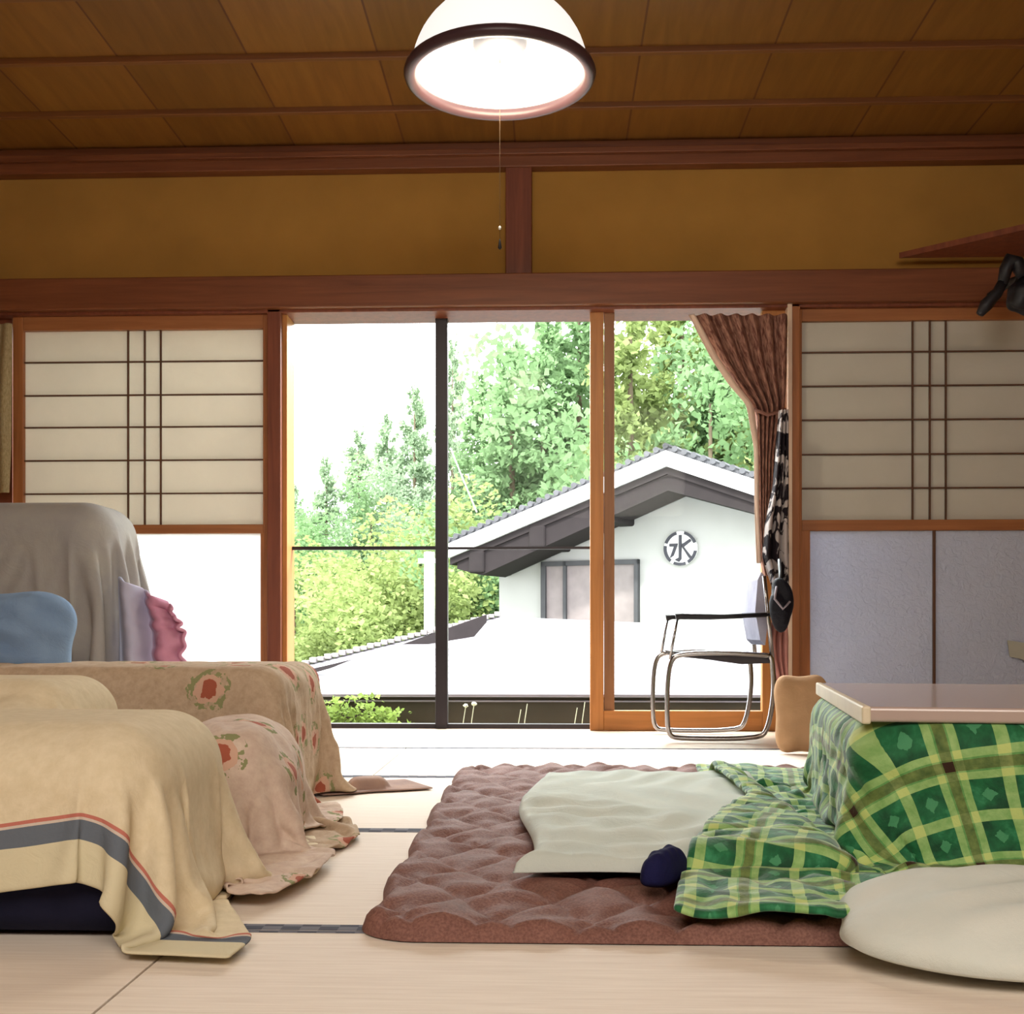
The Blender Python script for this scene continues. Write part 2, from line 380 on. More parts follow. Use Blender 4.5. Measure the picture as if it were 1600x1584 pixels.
# ---- wooden glazed sliding door
d3 = bpy.data.objects.new('door_3', None); COL.objects.link(d3); d3['kind'] = 'structure'; d3['label'] = 'amber wooden sliding door with a clear glass pane'
Yd = 5.47
MB().box(X_(922, Yd), X_(943, Yd), Yd-.02, Yd+.03, 0, 1.94, .003).box(X_(1190, Yd), X_(1229, Yd), Yd-.02, Yd+.03, 0, 1.94, .003).build('stile', W_AMB, d3)
MB().box(X_(944, Yd), X_(960, Yd), Yd-.006, Yd+.02, .07, 1.94, .002).build('inner_stile', wood('darker_inner_wood', (.2, .085, .03), (.28, .12, .045), 'z'), d3)  # second, darker wood tone of the double stile
MB().box(X_(943, Yd), X_(1190, Yd), Yd-.018, Yd+.028, 0, at(1060, 1110, Yd).z, .003).build('bottom_rail', W_AMBX, d3)
MB().box(X_(960, Yd), X_(1190, Yd), Yd+.004, Yd+.008, .08, 1.94).build('pane', M_GLASS, d3)
# ---------------------------------------------------------------- tatami mats
def tatami_mat():
    M = NM('tatami_weave', .75, .25); v = M.coords((1, 1, 1))
    wv = M.n('ShaderNodeTexWave'); wv.wave_type = 'BANDS'; wv.bands_direction = 'Y'; wv.inputs['Scale'].default_value = 55; wv.inputs['Distortion'].default_value = .3
    M.L.new(v, wv.inputs[0]); f = M.noise(M.coords((3, 60, 3)), 2, 4)
    a = M.ramp(f, [(.3, (.76, .66, .56)), (.7, (.87, .78, .68))])
    M.col(a); M.bump(wv.outputs[0], .12, .002); return M.m
TAT = tatami_mat()
def heri_mat():
    M = NM('tatami_border_cloth', .85, .15); ck = M.n('ShaderNodeTexChecker'); ck.inputs['Scale'].default_value = 34
    M.L.new(M.coords((1, 1, 1)), ck.inputs[0]); ck.inputs['Color1'].default_value = (.07, .075, .10, 1); ck.inputs['Color2'].default_value = (.16, .16, .19, 1)
    M.col(ck.outputs[0]); return M.m
HERI = heri_mat()
mats = [
 (-.545, 1.285, .92, 1.800, 'tatami mat nearest the camera, under the round cushion, front of the brown rug'),
 (-2.385, -.549, .92, 1.800, 'tatami mat at the near left corner before the navy sofa base'),
 (-.545, 1.285, 1.804, 2.70, 'tatami mat lying under the near part of the brown rug'),
 (-2.385, -.549, 1.804, 2.70, 'tatami mat carrying the navy sofa under the cream throw'),
 (-.96, .87, 2.704, 3.70, 'bright tatami mat between the floral cover and the rug'),
 (.874, 2.70, 2.704, 3.70, 'tatami mat beneath the far part of the green quilt'),
 (-2.745, -.964, 2.704, 3.70, 'tatami mat under the floral covered block'),
 (-.555, 1.275, 3.704, 4.616, 'sunlit tatami mat before the wooden door, right of the short seam'),
 (-2.395, -.559, 3.704, 4.616, 'sunlit tatami mat left of the short seam, under the grey sheet'),
 (1.279, 2.745, 3.704, 4.616, 'tatami mat beside the pebbled panes behind the low table'),
 (1.289, 2.745, .92, 2.70, 'tatami mat at the right edge under the checked quilt')]
for x0, x1, y0, y1, lab in mats:
    m = MB().box(x0, x1, y0, y1, -.016, 0, .001)
    o = m.build('tatami_mat', TAT); tag(o, lab, 'tatami mat', 'tatami mats on the floor')
    bw = .032
    hm = MB().box(x0, x1, y0+.001, y0+bw, -.004, .0012); hm.build('cloth_border', HERI, o)
    hm = MB().box(x0, x1, y1-bw*.35, y1-.001, -.004, .0012); hm.build('cloth_border', HERI, o)
# ---------------------------------------------------------------- pendant lamp
LY = 3.5; lc = at(781, 118, LY); LR = .262
lamp = thing('pendant_lamp', 'white domed pendant lamp with a dark rim hanging from the ceiling', 'lamp', lc)
def emis(name, c, st):
    M = NM(name); M.b.inputs['Emission Color'].default_value = (*c, 1); M.b.inputs['Emission Strength'].default_value = st; M.col((.45, .45, .44)); return M.m
prof = [(LR*math.sin(a)**.9 if a > 0 else .001, .235*math.cos(a)**1.05) for a in [i*math.pi/2/16*.999 for i in range(16, -1, -1)]]
o = MB().lathe(prof).build('lamp_shade', emis('lit_milk_shade', (1, .97, .92), .7), lamp, True); o.modifiers.new('t', 'SOLIDIFY').thickness = .004
MB().tube([(math.cos(a)*(LR+.004), math.sin(a)*(LR+.004), 0) for a in [2*math.pi*i/64 for i in range(64)]], .018, 10, True).build('rim', plain('dark_brown_rim', (.06, .03, .035), .35), lamp, True)
MB().tube([(math.cos(a)*.19, math.sin(a)*.19, .045) for a in [2*math.pi*i/64 for i in range(64)]], .014, 10, True).build('ring_tube', emis('lit_ring_tube', (1, 1, 1), 2.5), lamp, True)
MB().lathe([(.001, .07), (.07, .07), (.08, .09), (.08, .16), (.001, .2)], n=32).build('lamp_body', plain('grey_lamp_body', (.10, .10, .12), .5), lamp, True)
MB().tube([(0, 0, .23), (0, 0, ZC-lc.z+.01)], .004, 8).build('flex', M_BLACK, lamp)
MB().lathe([(.001, ZC-lc.z-.03), (.045, ZC-lc.z-.03), (.05, ZC-lc.z), (.05, ZC-lc.z+.02)], n=24).build('ceiling_rose', M_CREAMP, lamp)
zk = at(781, 356, LY).z-lc.z; ze = at(781, 384, LY).z-lc.z
pc = MB().tube([(0, 0, .07), (0, 0, ze)], .0008, 6).build('pull_cord', plain('brown_cord', (.06, .03, .01)), lamp)
MB().lathe([(.0005, zk+.006), (.004, zk+.003), (.004, zk-.003), (.0005, zk-.006)], n=12).build('cord_bead', plain('white_bead', (.8, .8, .75)), pc, True)
MB().lathe([(.0005, ze+.022), (.003, ze+.015), (.006, ze-.006), (.0005, ze-.012)], n=12).build('cord_knob', M_BLACK, pc, True)
light('pendant_bulb', 'POINT', (lc.x, lc.y, lc.z-.06), (0, 0, 0), 22, (1, .86, .62), shadow_soft_size=.12)
# ---------------------------------------------------------------- brown quilted rug
def rug():
    x0, x1, y0, y1 = -.285, 1.95, 1.735, 3.80; nx, ny = 330, 300
    U, V = np.meshgrid(np.linspace(0, 1, nx), np.linspace(0, 1, ny))
    X = x0+(x1-x0)*U; Y = y0+(y1-y0)*V
    a = (X/.150+Y/.24); b = (X/.150-Y/.24)
    q = np.minimum(np.abs(np.sin(np.pi*a)), np.abs(np.sin(np.pi*b)))
    rng = np.random.default_rng(3)
    wr = sum(np.sin(X*rng.normal()*22+Y*rng.normal()*22+i)*.0018 for i in range(9))
    Z = .016+.017*q**.55+wr
    ed = np.minimum(np.minimum(X-x0, x1-X), np.minimum(Y-y0, y1-Y))
    cr = .10; cx = np.maximum(np.maximum(x0+cr-X, X-x1+cr), 0); cy = np.maximum(np.maximum(y0+cr-Y, Y-y1+cr), 0)
    rr = np.hypot(cx, cy); sc = np.where((cx > 0) & (cy > 0) & (rr > cr), cr/np.maximum(rr, 1e-6), 1)
    sx = np.where(X < (x0+x1)/2, x0+cr, x1-cr); sy = np.where(Y < (y0+y1)/2, y0+cr, y1-cr)
    # round corners by squeezing the square corner into a quarter circle
    ax, ay = np.abs(cx)/cr, np.abs(cy)/cr; m = np.maximum(ax, ay); r2 = np.hypot(ax, ay); f = np.where(r2 > 0, m/np.maximum(r2, 1e-9), 1)
    X = np.where((cx > 0) & (cy > 0), sx+(X-sx)*f, X); Y = np.where((cx > 0) & (cy > 0), sy+(Y-sy)*f, Y)
    e = np.clip(ed/.03, 0, 1); Z = .002+(Z-.002)*np.sqrt(1-(1-e)**2)+.006*np.exp(-((ed-.022)/.012)**2)
    Y = Y+.010*np.sin(X*19)*(1-V)*0+.008*np.sin(X*31+1)*V
    X = X+.008*np.sin(Y*17)*(1-U)
    P = np.stack([X, Y, Z], -1)
    M = NM('brown_quilted_cotton', .75, .3); v = M.coords(); f = M.noise(v, 14, 5, .6); g = M.noise(v, 260, 2)
    M.col(M.mix(.35, M.ramp(f, [(.3, (.13, .055, .045)), (.7, (.22, .10, .08))]), M.ramp(g, [(.35, (.14, .06, .045)), (.65, (.38, .19, .14))])))
    M.bump(M.math('ADD', M.noise(v, 30, 4, .6, 1.5), M.math('MULTIPLY', g, .2)), .5, .006)
    o = cloth_obj('quilted_rug', P, np.stack([U, V], -1), M.m, thick=0, sub=0)
    tag(o, 'brown diamond-quilted rug lying on the tatami under the low table', 'rug')
rug()
# ---------------------------------------------------------------- cushions
def cushion(name, label, cat, cx, cy, zb, w, d, t, rz, mat, power=3.0, tilt=0, seed=1, wr=.004, group=None, n=56, dir=None, edge=.0):
    rng = np.random.default_rng(seed); U, V = np.meshgrid(np.linspace(-1, 1, n), np.linspace(-1, 1, n))
    if power < 9:     # superellipse outline
        m = np.maximum(np.abs(U), np.abs(V)); r = (np.abs(U)**power+np.abs(V)**power)**(1/power); f = np.where(r > 0, m/np.maximum(r, 1e-9), 1); A, B = U*f, V*f
    else: A, B = U, V
    m = np.maximum(np.abs(U), np.abs(V)); h = np.sqrt(np.clip(1-m**2.6, 0, 1))
    wrk = sum(np.sin(A*rng.normal()*6+B*rng.normal()*7+rng.uniform(0, 6)) for _ in range(8))*wr
    X = A*w/2*(1+.03*np.sin(B*5+seed)); Y = B*d/2*(1+.03*np.sin(A*4+seed)); top = t*.28+t*.72*h+wrk*h; bot = t*.28-t*.28*h
    idx = np.arange(n*n).reshape(n, n); vs = np.concatenate([np.stack([X, Y, top], -1).reshape(-1, 3), np.stack([X, Y, bot], -1).reshape(-1, 3)])
    q = np.stack([idx[:-1, :-1], idx[:-1, 1:], idx[1:, 1:], idx[1:, :-1]], -1).reshape(-1, 4)
    me = mesh(name, vs, np.concatenate([q, q[:, ::-1]+n*n]))
    bm = bmesh.new(); bm.from_mesh(me); bmesh.ops.remove_doubles(bm, verts=bm.verts, dist=1e-5); bm.to_mesh(me); bm.free()
    o = link(name, me, mat, None, True); o.location = (cx, cy, zb); o.rotation_euler = (tilt, 0, rz) if dir is None else dir
    return tag(o, label, cat, group)
# long pale seat mat on the rug (its right end goes under the quilt)
def seat_mat():
    xl0, xl1 = -.055, -.035; n = 120; ny = 160; U, V = np.meshgrid(np.linspace(0, 1, n), np.linspace(0, 1, ny))
    y0, y1 = 2.02, 3.30; rng = np.random.default_rng(5)
    X = -.055+.025*np.sin(V*7+.6)*(1-U)+.02*V*(1-U)+(.52+.10*V)*U; Y = y0+(y1-y0)*V+.015*np.sin(U*6)*(1-2*V)
    cr = np.exp(-((U)**2/.004+(V)**2/.002)); X += -.02*cr; 
    ed = np.minimum(np.minimum(U*.6, (1-U)*.6), np.minimum(V, 1-V)*1.28); e = np.clip(ed/.035, 0, 1)
    wr = .006*np.sin(V*60+2.5*np.sin(U*5)+1.3*np.sin(V*13))*np.clip(.4+np.sin(U*3+V*4), 0, 1)+.004*np.sin(V*24+U*9)+.003*np.sin(U*30+4*np.sin(V*11))
    Z = .036+(.012+.026*np.sqrt(1-(1-e)**2))+wr*e
    Zb = .036+.010-.006*e+0*Z
    idx = np.arange(n*ny).reshape(ny, n); q = np.stack([idx[:-1, :-1], idx[:-1, 1:], idx[1:, 1:], idx[1:, :-1]], -1).reshape(-1, 4)
    vs = np.concatenate([np.stack([X, Y, Z], -1).reshape(-1, 3), np.stack([X, Y, np.minimum(Zb, Z-.001)], -1).reshape(-1, 3)])
    b = np.concatenate([idx[0], idx[1:, -1], idx[-1, -2::-1], idx[-2:0:-1, 0]]); N = n*ny
    sides = [(b[i], b[i-1], b[i-1]+N, b[i]+N) for i in range(len(b))]
    me = mesh('seat_mat', vs, np.concatenate([q, q[:, ::-1]+N, np.array(sides)]))
    o = link('seat_mat', me, fabric('pale_celadon_cotton', (.65, .70, .64), (.60, .66, .61), 700, .3), None, True)
    tag(o, 'long pale grey-green seat mat wrinkled on the brown rug', 'mat')
seat_mat()
cushion('floor_cushion', 'pale grey-green round-cornered cushion at the lower right front of the quilt', 'cushion', .735, 1.66, .024, .66, .35, .082, math.radians(-6),
        fabric('pale_sage_cotton', (.68, .70, .64), (.62, .66, .61), 700, .25), 2.8, math.radians(7.0), 4, .003)
# ---------------------------------------------------------------- kotatsu table and quilt
RZ = math.radians(-8); c8, s8 = math.cos(RZ), math.sin(RZ)
KL = fl = None
def fl(x, y, z): d = ray(x, y); t = (z-H)/d[2]; return Vector((d[0]*t, d[1]*t, z))
k0 = fl(1350, 1105, .324)                           # near-left top corner of the board
TW, TD = 1.25, .98
ctr = Vector((k0.x+c8*TW/2-s8*TD/2, k0.y+s8*TW/2+c8*TD/2, 0))
tb = thing('heated_table', 'low square table with a glossy cream top covered by the green quilt', 'table', (ctr.x, ctr.y, .036), RZ)
Mt = NM('glossy_cream_tabletop', .16, .5); Mt.col((.50, .38, .34)); MT = Mt.m
MB().box(-TW/2, TW/2, -TD/2, TD/2, .262, .289, .006).build('tabletop', MT, tb)
MB().box(-TW/2-.004, -TW/2+.012, -TD/2-.002, TD/2+.002, .258, .290, .004).build('edge_strip', plain('pale_beech_edge', (.72, .62, .46), .4), tb)
MB().box(-TW/2+.07, TW/2-.07, -TD/2+.07, TD/2-.07, .205, .236).build('frame', W_CREAM, tb)
for sx in (-1, 1):
    for sy in (-1, 1):
        MB().box(sx*(TW/2-.1)-.025, sx*(TW/2-.1)+.025, sy*(TD/2-.1)-.025, sy*(TD/2-.1)+.025, 0, .206, .004).build('leg', W_CREAM, tb)
def quilt_mat():
    M = NM('green_checked_quilt', .7, .3); M.b.inputs['Sheen Weight'].default_value = .35; M.b.inputs['Sheen Roughness'].default_value = .4; tc = M.n('ShaderNodeTexCoord'); sp = M.n('ShaderNodeSeparateXYZ')
    nz = M.n('ShaderNodeTexNoise'); nz.inputs['Scale'].default_value = 7; M.L.new(tc.outputs['UV'], nz.inputs[0])
    ad = M.n('ShaderNodeVectorMath'); ad.operation = 'MULTIPLY_ADD'; M.L.new(nz.outputs['Color'], ad.inputs[0]); ad.inputs[1].default_value = (.012,)*3; M.L.new(tc.outputs['UV'], ad.inputs[2])
    M.L.new(ad.outputs[0], sp.inputs[0]); T = .150
    u = M.math('FRACT', M.math('DIVIDE', M.math('ADD', sp.outputs[0], 10), T)); v = M.math('FRACT', M.math('DIVIDE', M.math('ADD', sp.outputs[1], 10), T))
    def sym(a, c): return M.math('ABSOLUTE', M.math('SUBTRACT', a, c))
    # distance from the brown line (0) and the centre of the pale band (.5)
    au, av = M.math('MINIMUM', u, M.math('SUBTRACT', 1.0, u)), M.math('MINIMUM', v, M.math('SUBTRACT', 1.0, v))
    f = M.noise(tc.outputs['UV'], 22, 5, .6); f2 = M.noise(tc.outputs['UV'], 60, 3, .6)
    dark = M.ramp(f, [(.35, (.004, .055, .02)), (.55, (.012, .14, .05)), (.72, (.05, .30, .13))])
    mid = M.ramp(f2, [(.3, (.07, .24, .06)), (.7, (.19, .40, .12))])
    pale = M.ramp(f2, [(.3, (.22, .42, .12)), (.7, (.40, .58, .22))])
    brown = M.ramp(f2, [(.3, (.05, .022, .006)), (.7, (.17, .14, .03))])
    def band(a, lo, hi): return M.math('MULTIPLY', M.math('GREATER_THAN', a, lo), M.math('LESS_THAN', a, hi))
    inu, inv = band(au, .14, .445), band(av, .14, .445)
    cell = M.math('MULTIPLY', inu, inv)
    pu = M.math('MAXIMUM', band(au, .065, .14), M.math('GREATER_THAN', au, .445)); pv = M.math('MAXIMUM', band(av, .065, .14), M.math('GREATER_THAN', av, .445))
    pp = M.math('MAXIMUM', pu, pv); both = M.math('MULTIPLY', pu, pv)
    c = M.mix(cell, mid, dark)
    c = M.mix(M.math('MULTIPLY', pp, .8), c, pale)
    c = M.mix(both, c, (.52, .62, .20))
    bu, bv = M.math('LESS_THAN', au, .048), M.math('LESS_THAN', av, .048)
    c = M.mix(M.math('MULTIPLY', M.math('MAXIMUM', bu, bv), .6), c, brown); c = M.mix(M.math('MULTIPLY', bu, bv), c, (.035, .012, .004))
    # diamond inside each dark square
    dd = M.math('ADD', sym(au, .295), sym(av, .295)); c = M.mix(M.math('MULTIPLY', M.math('LESS_THAN', M.math('ADD', dd, M.math('MULTIPLY', f2, .12)), .13), cell), c, (.06, .27, .12))
    M.col(c); M.bump(M.math('ADD', M.noise(tc.outputs['UV'], 30, 4, .6, 1), M.math('MULTIPLY', f2, .3)), .35, .008); return M.m
bx = [(ctr.x, ctr.y, .036+.12, TW/2, TD/2, .13, RZ, .03), (.22, 2.66, .05, .28, .64, .024, 0, .02)]
P, UV = drape(1.90, 1.78, 136, ctr.x+.015, ctr.y-.005, .36, RZ, bx, 300, .036, .85, .03, 4, .010, rough=.07, excess=(1.09, 1.11))
q = cloth_obj('table_quilt', P, UV, quilt_mat(), thick=.013, sub=1)
crumple(q, lambda p: .003+.014*min(1, max(0, (ctr.x-TW/2+.10-p.x)/.12))*(1 if p.z < .28 else .25), 17)
for v in q.data.vertices:
    if v.co.z < .046 and v.co.x < ctr.x-TW/2: v.co.z = .046
tag(q, 'green checked quilt with brown lines spread over the low table', 'quilt')
o = cushion('folded_cloth', 'small navy blue cloth poking out under the quilt corner', 'cloth', .192, 1.97, .040, .05, .14, .06, -.5, fabric('navy_cloth', (.012, .012, .06), None, 500, .3), 3, 0, 9, .0008)
# ---------------------------------------------------------------- sofa with throws
sofa = thing('low_sofa', 'low navy sofa under a cream striped throw at the left edge', 'sofa', (-1.10, 1.9, 0))
NAVY = fabric('navy_upholstery', (.010, .011, .030), (.016, .016, .04), 500, .15)
MB().box(-.60, .525, -.195, .20, .0, .300, .085).build('seat', NAVY, sofa, True)
MB().box(-.60, .20, .215, .50, .0, .340, .07).build('backrest', NAVY, sofa, True)
def stripe_throw():
    M = NM('cream_throw_with_hem_stripes', .9, .15); tc = M.n('ShaderNodeTexCoord'); sp = M.n('ShaderNodeSeparateXYZ'); M.L.new(tc.outputs['UV'], sp.inputs[0])
    nz = M.noise(tc.outputs['UV'], 5, 3); f = M.noise(tc.outputs['UV'], 40, 5, .7)
    base = M.ramp(f, [(.3, (.64, .54, .36)), (.7, (.74, .64, .46))])
    v = M.math('ADD', M.math('SUBTRACT', sp.outputs[1], -TH2), M.math('MULTIPLY', nz, .004))       # distance from the front hem
    r = M.n('ShaderNodeValToRGB'); r.color_ramp.interpolation = 'CONSTANT'; M.L.new(M.math('MULTIPLY', v, 2.0), r.inputs[0]); e = r.color_ramp.elements
    st = [(0, (.64, .58, .40)), (.125, (.13, .15, .18)), (.178, (.60, .50, .42)), (.186, (.50, .17, .13)), (.198, (.60, .5, .35))]
    while len(e) < len(st): e.new(.9)
    for a, (p, c) in zip(e, st): a.position = p; a.color = (*c, 1)
    M.col(M.mix(M.math('LESS_THAN', v, .099), base, r.outputs[0])); M.bump(M.noise(tc.outputs['UV'], 30, 4, .6, 1), .25, .008); return M.m
TWD = 1.06; TH2 = TWD/2
bx = [(-1.15, 1.90, .155, .57, .215, .155, 0, .085), (-1.31, 2.25, .18, .43, .165, .178, 0, .07)]
P, UV = drape(1.30, TWD, 110, -.975, 2.035, .37, math.radians(3), bx, 380, .006, .8, .06, 11, .010, rough=.03, excess=1.02, grav=.0006, long=(6, 20), iters=8)
t = cloth_obj('sofa_throw', P, UV, stripe_throw(), thick=.006); crumple(t, lambda p: .0025, 9, False); tag(t, 'cream throw with grey and red hem stripes draped over the low sofa', 'throw')
# floral covered block behind
def floral(name, base1, base2, scale=7):
    M = NM(name, .9, .15); tc = M.n('ShaderNodeTexCoord')
    f = M.noise(tc.outputs['UV'], 50, 5, .7); base = M.ramp(f, [(.3, base1), (.7, base2)])
    vo = M.n('ShaderNodeTexVoronoi'); vo.voronoi_dimensions = '2D'; vo.inputs['Scale'].default_value = scale; vo.inputs['Randomness'].default_value = .8; M.L.new(tc.outputs['UV'], vo.inputs[0])
    d = M.math('ADD', vo.outputs['Distance'], M.math('MULTIPLY', M.noise(tc.outputs['UV'], 45, 3), .22))
    sep = M.n('ShaderNodeSeparateColor'); M.L.new(vo.outputs['Color'], sep.inputs[0])
    on = M.math('GREATER_THAN', sep.outputs[0], .5)
    c = M.mix(M.math('MULTIPLY', M.math('LESS_THAN', d, .44), M.math('MULTIPLY', on, M.math('GREATER_THAN', M.noise(tc.outputs['UV'], 60, 2), .5))), base, (.26, .27, .13))
    c = M.mix(M.math('MULTIPLY', M.math('LESS_THAN', d, .33), on), c, (.60, .38, .28))
    c = M.mix(M.math('MULTIPLY', M.math('LESS_THAN', d, .24), on), c, (.36, .10, .06))
    M.col(c); M.bump(M.noise(tc.outputs['UV'], 25, 4, .6, 1), .3, .008); return M.m
FLORAL = floral('beige_floral_cotton', (.42, .31, .21), (.56, .43, .31), 7)
ot = thing('covered_ottoman', 'boxy seat block hidden beneath the beige floral cover', 'seat', (-1.05, 3.06, 0))
MB().box(-.55, .38, -.24, .24, .03, .335, .05).build('block', NAVY, ot, True)
MB().box(-.5, .35, -.22, .22, .0, .04).build('base', M_BLACK, ot)
bx = [(-1.125, 3.06, .18, .475, .27, .178, 0, .05), (-1.15, 1.90, .165, .57, .215, .165, 0, .085), (-1.31, 2.25, .185, .43, .165, .185, 0, .07)]
P, UV = drape(1.36, 1.42, 110, -1.08, 2.86, .40, math.radians(3), bx, 380, .0, .5, .04, 21, .010, rough=.06, excess=(1.10, 1.04), grav=.0006, long=(6, 20), iters=8)
t = cloth_obj('floral_cover', P, UV, FLORAL, thick=.006); crumple(t, lambda p: .004+.008*max(0, (p.x+.75)/.3), 14); tag(t, 'beige cover with red flowers draped over the block behind the throw', 'cover')
mb = [(-.67, 2.50, .08, .12, .24, .17, .15, .10), (-1.15, 1.90, .165, .57, .215, .170, 0, .085), (-1.125, 3.06, .19, .475, .27, .19, 0, .05)]
P, UV = drape(.58, .98, 56, -.705, 2.42, .39, math.radians(4), mb, 320, .010, .6, .04, 51, .012, rough=.05, excess=1.18, grav=.0008)
t = cloth_obj('rumpled_blanket', P, UV, floral('pink_beige_floral_cloth', (.54, .40, .33), (.68, .56, .46), 9), thick=.006); crumple(t, lambda p: .010, 15); tag(t, 'rumpled pinkish blanket sliding to the tatami between throw and flowered cover', 'blanket')
# grey dust sheet over tall furniture
cab = thing('low_cabinet', 'waist-high cabinet hidden beneath the grey dust sheet', 'cabinet', (-1.90, 4.02, 0))
MB().box(-.40, .40, -.14, .14, .02, .84, .08).build('body', W_CREAM, cab)
MB().box(-.40, .40, -.13, .13, .0, .03).build('plinth', M_BLACK, cab)
bx = [(-1.90, 4.02, .44, .44, .18, .44, 0, .10)]
P, UV = drape(1.70, 1.70, 110, -1.95, 4.0, .95, math.radians(6), bx, 420, .0, .6, .04, 31, .010, rough=.05, excess=(1.10, 1.01), grav=.0006, long=(6, 20), iters=8)
t = cloth_obj('dust_sheet', P, UV, fabric('grey_sheet_cotton', (.36, .35, .33), (.32, .31, .31), 500, .2), thick=.004); tag(t, 'plain grey sheet draped over tall furniture by the left door', 'sheet')
def frilled():
    n, m = 60, 80; U, V = np.meshgrid(np.linspace(0, 1, n), np.linspace(0, 1, m))
    Y = 3.84+.0*U
    xr = .22+.007*np.sin(V*40)+.005*np.sin(V*73); X = -1.42+xr*U*(1-.2*np.clip((V-.72)/.28, 0, 1)); Z = .02+.62*V-.10*U*np.clip((V-.7)/.3, 0, 1)
    Yv = Y+.03*np.sin(U*14+V*2)+.02*np.sin(U*3)+.010*np.sin(V*64)*np.clip((U-.6)/.3, 0, 1)
    P = np.stack([X, Yv, Z], -1)
    M = NM('lilac_and_pink_cotton', .9, .15); tc = M.n('ShaderNodeTexCoord'); sp = M.n('ShaderNodeSeparateXYZ'); M.L.new(tc.outputs['UV'], sp.inputs[0])
    M.col(M.ramp(M.math('ADD', sp.outputs[0], M.math('MULTIPLY', M.noise(tc.outputs['UV'], 18, 4), .25)), [(0, (.36, .42, .55)), (.6, (.50, .46, .62)), (.78, (.50, .22, .33)), (1, (.58, .28, .40))]))
    o = cloth_obj('frilled_quilt', P, np.stack([U, V], -1), M.m, thick=.012)
    tag(o, 'lilac quilt with a pink frilled edge hanging below the grey sheet', 'quilt')
frilled()
cushion('bed_pillow', 'light blue pillow leaning on the grey sheet at the left edge', 'pillow', at(20, 1000, 3.18).x, 3.2, .43, .32, .26, .10, 0,
        fabric('light_blue_cotton', (.22, .33, .50), (.18, .28, .45), 500, .3), 4.2, 0, 6, .003, dir=(math.radians(72), 0, math.radians(10)))
# rumpled cloth on the floor right of the block
P, UV = drape(.34, .22, 40, -.53, 3.42, .08, .5, [(-.52, 3.40, .0, .05, .04, .03, .3, .02)], 120, 0, .7, .1, 41, .006, rough=.02)
t = cloth_obj('crumpled_cloth', P, UV, fabric('dusty_pink_cloth', (.42, .28, .22), (.3, .2, .17), 400, .3), thick=.005); tag(t, 'small dusty pink cloth crumpled on the tatami beside the floral cover', 'cloth')
# ---------------------------------------------------------------- hanging cloths right of the wooden door
def hanging(name, rows, Y, mat, label, cat, folds=5, amp=.03, n=48, parent=None, thick=.006, ph=0):
    ys = np.array([r[0] for r in rows]); xl = np.array([r[1] for r in rows]); xr = np.array([r[2] for r in rows])
    m = 60; yy = np.linspace(ys[0], ys[-1], m); P = np.zeros((m, n, 3)); UV = np.zeros((m, n, 2))
    w0 = (xr-xl).max()
    for i, y in enumerate(yy):
        a, b = np.interp(y, ys, xl), np.interp(y, ys, xr)
        for j in range(n):
            u = j/(n-1); p = at(a+(b-a)*u, y, Y)
            P[i, j] = (p.x, Y+amp*math.sin(u*folds*2*math.pi+ph+1.5*math.sin(i*.05)), p.z); UV[i, j] = (u*.6, p.z)
    o = cloth_obj(name, P, UV, mat, parent, thick)
    return tag(o, label, cat) if label else o
def brown_curtain():
    M = NM('brown_striped_curtain_cloth', .85, .15); tc = M.n('ShaderNodeTexCoord')
    mp = M.n('ShaderNodeMapping'); mp.inputs['Scale'].default_value = (60, 14, 1); M.L.new(tc.outputs['UV'], mp.inputs[0])
    f = M.noise(mp.outputs[0], 1.5, 4, .6, .6); M.col(M.ramp(f, [(.38, (.12, .045, .035)), (.62, (.36, .19, .14))])); M.bump(f, .4, .01); return M.m
CUR = brown_curtain()
cu = hanging('curtain', [(491, 1082, 1230), (520, 1098, 1230), (560, 1120, 1230), (600, 1148, 1229), (632, 1174, 1227), (650, 1181, 1224), (720, 1184, 1214), (800, 1185, 1210), (870, 1188, 1206), (900, 1194, 1203)], 5.33, CUR,
        'brown curtain gathered to the right side of the wooden door', 'curtain', 6, .022)
hem = hanging('curtain_lining', [(491, 1075, 1086), (560, 1111, 1124), (600, 1138, 1152), (632, 1166, 1178), (700, 1178, 1187), (800, 1179, 1187), (880, 1182, 1190)], 5.322, plain('pale_curtain_lining', (.6, .45, .36)), None, None, 1, .004, 8, cu, .003)
tb_ = MB().tube([at(1179, 640, 5.30), at(1200, 648, 5.285), at(1228, 640, 5.30)], .008, 8).build('tieback', CUR, cu, True)
def blotch():
    M = NM('black_and_grey_patterned_cloth', .85, .15); v = M.coords((1, 1, 1)); f = M.noise(v, 13, 3, .5, 1.2)
    M.col(M.ramp(f, [(.50, (.40, .36, .36)), (.54, (.014, .010, .014))])); return M.m
hanging('patterned_cloth', [(640, 1218, 1231), (700, 1214, 1232), (760, 1208, 1233), (820, 1196, 1233), (870, 1192, 1233), (900, 1202, 1233), (940, 1214, 1232)], 5.18, blotch(),
        'grey cloth with black blotches hanging between curtain and right lattice door', 'cloth', 3, .016)
